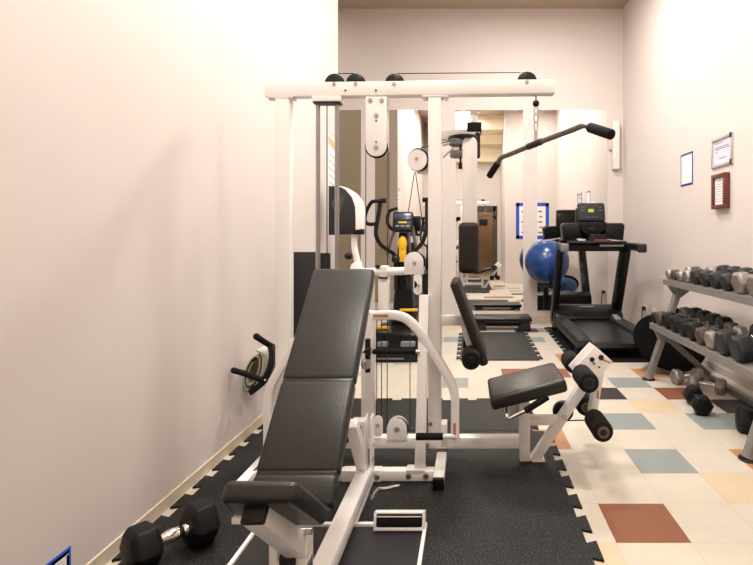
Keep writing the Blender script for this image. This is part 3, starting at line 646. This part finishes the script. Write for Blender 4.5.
link('tray_strip', bx(N(), 1.60, 1.90, 6.293, 6.303, 1.125, 1.15, .003), 'plate', T)
def tp(u, v, y=6.7): return (px(u,y), pz(v,y))
link('console_neck', prism(N(), [tp(583,246),tp(607,246),tp(603,234),tp(588,234)], 6.55, 6.72, .01), 'blackp', T)
link('stop_key', bx(N(), 1.50, 1.70, 6.15, 6.18, 1.195, 1.212, .004), 'red', T)
R = Matrix.Rotation(math.radians(-12), 3, 'X'); cc = Vector((px(591.5,6.72), 6.74, pz(212.5,6.72)))
cp = link('console_panel', box(N(), cc, (.355,.08,.255), R, .03, 4), 'dgrey', T)
bm = prism(N(), [tp(578.5,222)]+[(px(592,6.66)-.165*math.cos(math.pi*i/12), pz(226,6.66)-.125*math.sin(math.pi*i/12)) for i in range(13)]+[tp(605.5,222)], 6.62, 6.76, .012); cb = link('console_base', bm, 'blackp', T)
link('display', box(N(), cc+R@Vector((-.01,-.0405,.015)), (.07,.006,.045), R, .002), 'screen', cp)
link('console_slot', box(N(), (px(592,6.62),6.619,pz(229,6.62)), (.08,.012,.03), None, .004), 'dgrey', cb)
link('tablet_clip', box(N(), cc+R@Vector((0,-.01,.13)), (.11,.03,.014), R, .004), 'plate', T)
for cx_, cz_ in ((-.115,.06),(-.115,.02),(.115,.06),(.115,.02),(-.055,-.07),(0,-.07),(.055,-.07),(-.07,.09),(.06,.09)): link('button', box(N(), cc+R@Vector((cx_,-.0405,cz_)), (.034,.004,.010), R, .001), 'dgrey2', cp)
for u0, u1, s_ in ((563,580.5,-1),(603,622.5,1)):
    x0, x1 = px(u0,6.7), px(u1,6.7); z1, z0 = pz(223,6.7), pz(240.5,6.7); q = .05*s_
    bm = prism(N(), [(x0,z0+(.03 if s_>0 else .0)),(x1,z0+(.0 if s_>0 else .03)),(x1+(.02 if s_>0 else 0),z1-.03),(x1-(.01 if s_>0 else 0),z1),(x0+(.01 if s_<0 else 0),z1),(x0-(.02 if s_<0 else 0),z1-.03)], 6.64, 6.86, .03); link('cup_holder', bm, 'blackp', T)
link('console_back', bx(N(), 1.41, 1.79, 6.78, 6.86, 1.23, 1.63, .02), 'blackp', T)

# ---------------------------------------------------------------- exercise balls
def ball(c, r, m, label, valve):
    t_ = bmesh.new(); bmesh.ops.create_uvsphere(t_, u_segments=64, v_segments=48, radius=r)
    for v in t_.verts:
        v.co *= 1+.002*math.cos(v.co.z/r*60) ; v.co += Vector(c)
    o = tag(link('exercise_ball', t_, m, None, True, 180), label, 'exercise ball')
    return o
ball((1.085,7.2,.892), .312, 'blue', 'shiny dark blue exercise ball held up beside the treadmill near the far mirrors', 0)
bh = thing('ball_holder', 'black wall bracket on the far wall carrying the blue exercise ball', 'wall bracket', (1.12, YB, .5))
link('wall_mount', bx(N(), 1.09, 1.165, YB-.022, YB-.0065, .16, .575, .006), 'blackp', bh)
bm = N(); tube(bm, smooth_path([(1.085-.16,7.13,.60),(1.0,7.02,.575),(1.085,6.98,.568),(1.17,7.02,.575),(1.085+.16,7.13,.60)], 6), .012, 10, up=(0,0,1)) if False else None
bx(bm, 1.105, 1.15, 7.02, YB-.02, .535, .565, .006); bx(bm, 1.0, 1.255, 7.0, 7.04, .535, .580, .008); bx(bm, 1.0, 1.255, 7.36, 7.40, .535, .580, .008); link('cradle', bm, 'blackp', bh)
# half dome balance trainer: black flat base towards the camera, blue dome behind
tlt = math.radians(48); bc = Vector((1.875, 4.80, .272)); nv = Vector((0,-math.cos(tlt),math.sin(tlt)))
HB = thing('balance_trainer', 'half dome balance trainer on the floor behind the rack, flat black side facing out', 'balance trainer', (1.875, 4.80, 0))
link('base_disc', lathe(N(), [(.0,.0),(.22,.0),(.30,.004),(.322,.0),(.33,-.010),(.33,-.022),(.318,-.03),(.0,-.03)], bc, nv, 48), 'black_ball', HB)
link('dome', lathe(N(), [(.295*math.cos(a), -.031-.185*math.sin(a)) for a in [math.pi/2*k/14 for k in range(14)]]+[(.0,-.216)], bc, nv, 48), 'blue2', HB)

# ---------------------------------------------------------------- low step in front of the mirror
S = thing('aerobic_step', 'low black aerobic step on the floor below the far wall mirror', 'step', (.44, 6.9, 0))
link('step_top', bx(N(), .06, .82, 6.72, 7.12, .125, .172, .015, 3), 'blackp', S)
for x0, x1 in ((.09,.2),(.68,.79)): link('leg', prism(N(), [(x0-.02,.001),(x1+.02,.001),(x1,.13),(x0,.13)], 6.76, 7.08, .006), 'dgrey', S)
link('crossbar', bx(N(), .12, .76, 6.95, 7.05, .03, .08, .005), 'blackp', S)

# ---------------------------------------------------------------- elliptical trainer
E = thing('elliptical_trainer', 'black elliptical trainer with yellow trim standing behind the gym uprights', 'elliptical trainer', (-.72, 5.7, 0))
ye = 5.35
def ept(u, v, y=ye): return P(u, v, y)
bm = N(); tube(bm, smooth_path([ept(383,201,5.2), ept(374,201.3,5.15), ept(370.5,203.5,5.15), ept(366.5,211,5.15), ept(364.8,219,5.15), ept(366.5,223,5.15), ept(371,224.3,5.15), ept(377,223.5,5.2)], 5), .019, 12); cyl(bm, ept(379,201,5.2), ept(386,200.5,5.2), .025, 12); link('grip', bm, 'foam', E)
bm = N(); tube(bm, smooth_path([ept(380.5,201,5.2), ept(378.5,215,5.2), ept(376,229,5.2), ept(376.5,237,5.25), ept(381,245,5.35), ept(388.5,250.5,5.45), ept(395,258,5.5), ept(396,290,5.5)], 6), .022, 12); link('handle_arm', bm, 'blackm', E)
bm = N(); tube(bm, smooth_path([ept(427,200,5.2), ept(427,215,5.2), ept(426,230,5.2), ept(422,243,5.25), ept(413,253,5.4), ept(408,262,5.5), ept(407,290,5.5)], 6), .022, 12); link('handle_arm', bm, 'blackm', E)
bm = N(); cyl(bm, ept(422.5,200,5.2), ept(431,199.5,5.2), .025, 12); link('grip', bm, 'foam', E)
bm = N(); tube(bm, smooth_path([ept(397,208.5,5.55), ept(391.5,210,5.5), ept(388.5,213,5.5), ept(387.3,221,5.5), ept(389,226,5.55), ept(394,231,5.6)], 5), .017, 10); link('static_handle', bm, 'foam', E)
R = Matrix.Rotation(math.radians(-20), 3, 'X'); c = ept(403,222,5.45)
link('console', box(N(), c, (.215,.06,.225), R, .02, 3), 'blackp', E)
link('display', box(N(), c+R@Vector((0,-.0325,.045)), (.185,.006,.085), R, .003), 'navy', E)
link('display_badge', box(N(), c+R@Vector((0,-.033,-.018)), (.085,.006,.016), R, .002), 'yellow', E)
bm = N(); [box(bm, c+R@Vector((x,-.033,-.06)), (.04,.006,.02), R, .004) for x in (-.055,0,.055)]; link('buttons', bm, 'grey', E)
bm = N(); bar(bm, ept(393,236,5.5), ept(397,226,5.42), .02, .03); bar(bm, ept(413,236,5.5), ept(410,226,5.42), .02, .03); tube(bm, [ept(412,226,5.45), ept(419,262,5.6)], .018, 8); tube(bm, [ept(394,230,5.5), ept(387,254,5.6)], .015, 8); link('console_brace', bm, 'grey', E)
bm = prism(N(), [(px(a,5.6), pz(v,5.6)) for a, v in ((399,232),(408,232),(410,262),(413,300),(414,335),(392,335),(394,300),(397,262))], 5.55, 5.85, .03); link('mast', bm, 'blackp', E)
bm = sphere(N(), ept(402.5,244,5.45), .055, (.9,.6,1.6), 24); bx(bm, px(399,5.45), px(406,5.45), 5.43, 5.5, pz(262,5.45), pz(243,5.45), .012); link('yellow_cover', bm, 'yellow', E)
bm = prism(N(), [(5.5,.05),(6.7,.05),(6.75,.3),(6.5,.62),(5.95,.66),(5.65,.45)], px(391,5.55), px(415,5.55), .05, 'X'); link('drive_housing', bm, 'blackp', E)
bm = N(); sphere(bm, ept(396,259,5.45), .05, (1,1,1), 20); sphere(bm, ept(410,261,5.5), .045, (1,1,1), 20); link('joint_cover', bm, 'blackm', E)
link('side_box', bx(N(), px(412.5,5.6), px(420.5,5.6), 5.6, 5.68, pz(231,5.6), pz(216,5.6), .008), 'blackp', E)
link('yellow_stripe', bx(N(), px(400,5.5), px(418,5.5), 5.47, 5.5, pz(311,5.5), pz(308.5,5.5), .003), 'yellow', E)
link('yellow_stripe', bx(N(), px(377,5.3), px(389,5.3), 5.24, 5.27, pz(328,5.3), pz(325.5,5.3), .003), 'yellow', E)
bm = prism(N(), [(px(372,5.05), .002), (px(418,5.05), .002), (px(418,5.05),.16), (px(415,5.05),.27), (px(373,5.05),.30), (px(372,5.05),.2)], 5.05, 5.65, .015); link('base', bm, 'blackp', E)
for u0, u1 in ((377,388),(400.5,415)):
    bm = bx(N(), px(u0,5.0), px(u1,5.0), 4.99, 5.32, pz(347,5.0), pz(342,5.0), .012); link('pedal', bm, 'grey', E)
    bm = bar(N(), (px((u0+u1)/2,5.1),5.2,.2), (px((u0+u1)/2,5.1)+.0,5.9,.36), .05, .06); link('pedal_arm', bm, 'dgrey', E)
link('strip', bx(N(), px(375,5.04), px(404,5.04), 5.035, 5.052, pz(359.5,5.04), pz(358,5.04)), 'grey', E)

# ---------------------------------------------------------------- upright machine near the left wall with white and dark housing
yv = 4.75
V = thing('exercise_bike', 'white exercise machine with dark rounded housing on curved white post by left wall', 'exercise machine', (-1.12, yv, 0))
pz_ = [(329,186),(338,186.5),(346,190),(352,197),(355.5,207),(356,218),(356,234),(329,235)]
link('housing_panel', prism(N(), [(px(u,yv), pz(v,yv)) for u,v in pz_], yv-.02, yv+.1, .008), 'dgrey', V)
pw = [(338,185.5),(346,187.5),(355,193),(361,201),(363,210),(363,229),(356,230),(356,218),(355.5,207),(352,197),(346,190)]
link('housing_cover', prism(N(), [(px(u,yv), pz(v,yv)) for u,v in pw], yv-.025, yv+.12, .006), 'white', V)
link('housing_disc', cyl(N(), P(341,204,yv-.020), P(341,204,yv-.0235), .085, 32), 'gdisc', V)
link('housing_foot', bx(N(), px(354,yv), px(362.5,yv), yv-.02, yv+.1, pz(234.5,yv), pz(229,yv), .004), 'blackp', V)
bm = N(); sweep(bm, smooth_path([P(354.5,233,yv+.05), P(354.5,246,yv+.05), P(357,260,yv+.05), P(360,272,yv+.05), P(360,330,yv+.05)], 6), rrect(.055,.055,.012), False, (0,1,0)); link('curved_post', bm, 'white', V)
bm = cyl(N(), P(346,256,yv), P(352,256,yv), .03, 18, None, .006); sphere(bm, P(348,256,yv), .035, seg=16); link('knob', bm, 'blackp', V)
bm = prism(N(), [(px(u,yv), pz(v,yv)) for u,v in ((349,272),(351,264),(356,262),(364,270),(364,276),(350,276))], yv, yv+.08, .01); link('post_bracket', bm, 'white', V)
bm = bx(N(), px(360,yv)-.28, px(360,yv)+.1, yv-.15, yv-.05, .001, .07, .01); bx(bm, px(360,yv)-.03, px(360,yv)+.03, yv-.1, yv+.45, .02, .07, .01); bx(bm, px(360,yv)-.03, px(360,yv)+.03, yv+.02, yv+.08, .05, pz(328,yv), .005); link('base', bm, 'white', V)
# dark panel against the left wall
W_ = thing('folded_exercise_mat', 'tall dark grey folded exercise mat standing against left wall behind the gym', 'exercise mat', (-1.28,4.3,0))
link('panel', bx(N(), XL+.005, px(316,3.98), 3.98, 4.04, .001, 1.125, .012), 'dgrey', W_); link('panel', bx(N(), XL+.02, px(329,4.06), 4.06, 4.12, .001, 1.115, .012), 'blackp', W_)

# ---------------------------------------------------------------- wall bracket with rolled mat
ym = 3.12
X = thing('mat_holder', 'black metal mat holder with two arms on the left wall', 'wall bracket', (XL, ym, .55))
link('wall_mount', bx(N(), XL+.0005, XL+.010, ym+.25, ym+.29, .36, .50, .003), 'blackp', X)
bm = N(); tube(bm, smooth_path([P(282,352,ym+.16), P(272,346.5,ym+.06), P(263,341,ym-.02), P(256.5,336.5,ym-.08)], 6), .018, 12); sphere(bm, P(256.5,336.5,ym-.08), .020, seg=14); link('arm', bm, 'foam', X)
bm = N(); tube(bm, smooth_path([P(266,381,ym-.09), P(256,378,ym-.11), P(246,374,ym-.13), P(234,370.5,ym-.16)], 6), .017, 12); sphere(bm, P(234,370.5,ym-.16), .0185, seg=14); link('arm', bm, 'foam', X)
bm = N(); sweep(bm, smooth_path([P(272,347,ym-.03), P(273,356,ym-.06), P(270.5,368,ym-.08), P(263,382,ym-.085), P(251,392,ym-.085)], 6), rrect(.036,.05,.006), False, (0,1,0)); st = link('strap', bm, 'blackp', X)
link('rivet', cyl(N(), P(265,380,ym-.112), P(265,380,ym-.122), .006, 12), 'steel', st)
c0 = P(256.5,369.5,ym+.065); tl_ = math.radians(17); pts = []
for i in range(70):
    f_ = i/69; a = 2.2+f_*3.9*math.pi; rx_, rz_ = .022+.036*f_, .070+.064*f_
    x_, z_ = rx_*math.cos(a), rz_*math.sin(a)
    pts.append((c0.x+x_*math.cos(tl_)+z_*math.sin(tl_), c0.z-x_*math.sin(tl_)+z_*math.cos(tl_)))
ax = Vector((-.01,.22,0)); va, vb, vc, vd = [], [], [], []; bm = N(); tN = .0035
for i, p in enumerate(pts):
    a_, b_ = pts[max(i-1,0)], pts[min(i+1,len(pts)-1)]; t2 = Vector((b_[0]-a_[0],0,b_[1]-a_[1])).normalized(); o_ = Vector((t2.z,0,-t2.x))*tN
    q = Vector((p[0], c0.y-.06, p[1]))
    va.append(bm.verts.new(q-o_)); vb.append(bm.verts.new(q+o_)); vc.append(bm.verts.new(q+o_+ax)); vd.append(bm.verts.new(q-o_+ax))
for i in range(len(pts)-1):
    for s1, s2 in ((va,vb),(vb,vc),(vc,vd),(vd,va)): bm.faces.new((s1[i],s2[i],s2[i+1],s1[i+1]))
bm.faces.new((va[0],vb[0],vc[0],vd[0])); bm.faces.new((va[-1],vd[-1],vc[-1],vb[-1]))
tag(link('rolled_mat', bm, 'cream'), 'cream rolled exercise mat hanging in the black holder on left wall', 'rolled mat')

# ---------------------------------------------------------------- signs and fixtures
def wall_sheet(xw, sgn, y0, y1, z0, z1, th, fr, fm, sm, name, label, cat, lines, lm='print', depth=.004):
    r = thing(name, label, cat, (xw, (y0+y1)/2, z0)); xi = xw+sgn*depth
    link('paper', bx(N(), xw+sgn*.0005, xi, y0+fr*.4, y1-fr*.4, z0+fr*.4, z1-fr*.4), sm, r, False)
    bm = N()
    for a, b, c, d in ((y0,y1,z0,z0+fr),(y0,y1,z1-fr,z1),(y0,y0+fr,z0+fr,z1-fr),(y1-fr,y1,z0+fr,z1-fr)): bx(bm, xw+sgn*.0005, xw+sgn*th, a, b, c, d, .0015)
    link('frame' if th > .006 else 'tape_frame', bm, fm, r)
    if lines:
        bm = N()
        for (q0,q1,z,h) in lines:
            ya, yb2 = y1+(y0-y1)*q0, y1+(y0-y1)*q1; zz = z1+(z0-z1)*z
            bx(bm, xi, xi+sgn*.0008, ya, yb2, zz-h/2, zz+h/2)
        link('print', bm, lm, r, False)
    return r
ln = [(.15,.55,.2,.006),(.15,.8,.34,.008),(.15,.85,.40,.008),(.15,.3,.5,.006),(.35,.7,.72,.008)]
wall_sheet(XR, -1, 5.215, 5.512, 1.782, 2.122, .004, .022, 'tape', 'paper', 'taped_notice', 'white notice with blue tape border on right wall, left of framed signs', 'notice', [(.3,.75,.22,.006)], 'lav')
r = wall_sheet(XR, -1, 4.414, 4.796, 1.88, 2.152, .016, .028, 'silver', 'lav', 'framed_sign', 'silver framed printed sign on right wall above the wooden frame', 'sign', ln)
fr_ = [c for c in r.children if c.name.startswith('frame')][0]
for zc in (1.90,2.132): link('corner_cap', bx(N(), XR-.02, XR-.012, 4.414, 4.45, zc-.022, zc+.022, .004), 'dgrey', fr_)
wall_sheet(XR, -1, 4.47, 4.72, 1.497, 1.81, .05, .035, 'wood', 'paper', 'framed_certificate', 'red brown wooden framed certificate on right wall below silver sign', 'framed certificate', [(.35,.6,.2,.005)]+[(.2,.8,.3+.07*i,.004) for i in range(8)], depth=.03)
wall_sheet(XL, 1, 1.38, 1.776, .061, .170, .004, .022, 'tape', 'paper', 'taped_notice', 'notice with bright blue tape border low on the left wall', 'notice', None)
# poster on left wall, near its far end
r = thing('wall_poster', 'tilted white wall poster with tan header on left wall behind guide rods', 'poster', (XL, 5.1, 1.75))
a0, a1 = 5.0, 5.29
link('sheet', prism(N(), [(a0,1.72),(a1,1.70),(a1,2.22),(a0,2.26)], XL+.0005, XL+.004, 0, 'X'), 'paper', r, False)
link('header', prism(N(), [(a0,2.16),(a1,2.12),(a1,2.20),(a0,2.24)], XL+.004, XL+.005, 0, 'X'), 'tan', r, False)
bm = N()
for i in range(5): prism(bm, [(a0+.02,2.06-i*.07),(a1-.02,2.03-i*.07),(a1-.02,2.045-i*.07),(a0+.02,2.075-i*.07)], XL+.004, XL+.005, 0, 'X')
link('print', bm, 'printg', r, False)
# large blue taped chart on the wall behind (seen in the mirrors)
YN = 1.6
r = thing('taped_chart', 'large white chart with wide blue tape border, reflected in the mirrors', 'chart', (1.66, YN, 1.2))
x0, x1, z0, z1 = 1.222, 2.10, 1.19, 2.15
link('sheet', bx(N(), x0+.02, x1-.02, YN+.0005, YN+.004, z0+.02, z1-.02), 'paper', r, False)
bm = N()
for a, b, c, d in ((x0,x1,z0,z0+.09),(x0,x1,z1-.09,z1),(x0,x0+.09,z0,z1),(x1-.09,x1,z0,z1)): bx(bm, a, b, YN+.0005, YN+.006, c, d)
link('tape_frame', bm, 'tape', r, False)
bm = N()
for i in range(3):
    for j in range(5): bx(bm, x0+.15+i*.22+.03*(j%2), x0+.26+i*.22, YN+.004, YN+.0055, z0+.15+j*.14, z0+.19+j*.14)
link('print', bm, 'print', r, False)
# dark screen on the corridor wall, seen through the doorway in the mirror
r = thing('wall_monitor', 'small dark screen on brown corridor wall beyond the doorway', 'monitor', (.48, -3.0, 1.67))
link('bezel', bx(N(), .34, .62, -2.9995, -2.96, 1.66, 1.88, .008), 'blackp', r); link('screen', bx(N(), .36, .60, -2.9605, -2.958, 1.68, 1.86), 'navy', r)
# slim box on far wall in the corner
r = thing('wall_fixture', 'slim white vertical box on far wall beside the right corner', 'wall fixture', (2.16, YB, 2.25))
link('housing', bx(N(), 2.105, 2.205, YB-.09, YB-.0005, 2.24, 2.95, .012, 3), 'plate', r)
link('side_switch', bx(N(), 2.065, 2.105, YB-.05, YB-.0005, 2.53, 2.68, .005), 'base', r)
# outlets on right wall
for y, lab, plug in ((6.6,'white wall outlet with a black plug by the treadmill',True),(6.30,'white blank wall outlet plate, nearer of the two by the treadmill',False)):
    r = thing('wall_outlet', lab, 'outlet', (XR, y, .3))
    link('cover_plate', bx(N(), XR-.007, XR-.0005, y-.04, y+.04, .24, .36, .003), 'plate', r)
    for z in (.275,.325): link('socket', bx(N(), XR-.009, XR-.0065, y-.015, y+.015, z-.014, z+.014, .003), 'base', r)
    if plug:
        q = thing('power_cord', 'black plug and power cord hanging from the wall outlet', 'power cord', (XR-.04, y, .3))
        link('plug', bx(N(), XR-.055, XR-.0095, y-.022, y+.022, .295, .345, .008), 'blackp', q)
        link('cord', tube(N(), smooth_path([(XR-.05,y,.305),(XR-.06,y-.01,.2),(XR-.07,y-.02,.08),(XR-.09,y-.05,.012),(XR-.18,y-.05,.012)], 6), .008, 8), 'blackp', q)

# ---------------------------------------------------------------- camera, world, view
cam_d = bpy.data.cameras.new('camera'); cam_o = bpy.data.objects.new('camera', cam_d); C.objects.link(cam_o)
cam_o.location = (0,0,H); cam_o.rotation_euler = (math.radians(90),0,0)
cam_d.sensor_width = 36; cam_d.lens = 36*F/753; cam_d.shift_x = (376.5-U0)/753; cam_d.shift_y = -(282.5-V0)/753; cam_d.clip_start = .05
sc = bpy.context.scene; sc.camera = cam_o
w = bpy.data.worlds.new('world'); sc.world = w; w.use_nodes = True
w.node_tree.nodes['Background'].inputs[0].default_value = (1,.93,.86,1); w.node_tree.nodes['Background'].inputs[1].default_value = .12
sc.view_settings.view_transform = 'Standard'; sc.view_settings.look = 'None'; sc.view_settings.exposure = .0
sc.cycles.max_bounces = 10; sc.cycles.diffuse_bounces = 6; sc.cycles.glossy_bounces = 6
sc.cycles.use_denoising = True
sc.cycles.sample_clamp_indirect = 6
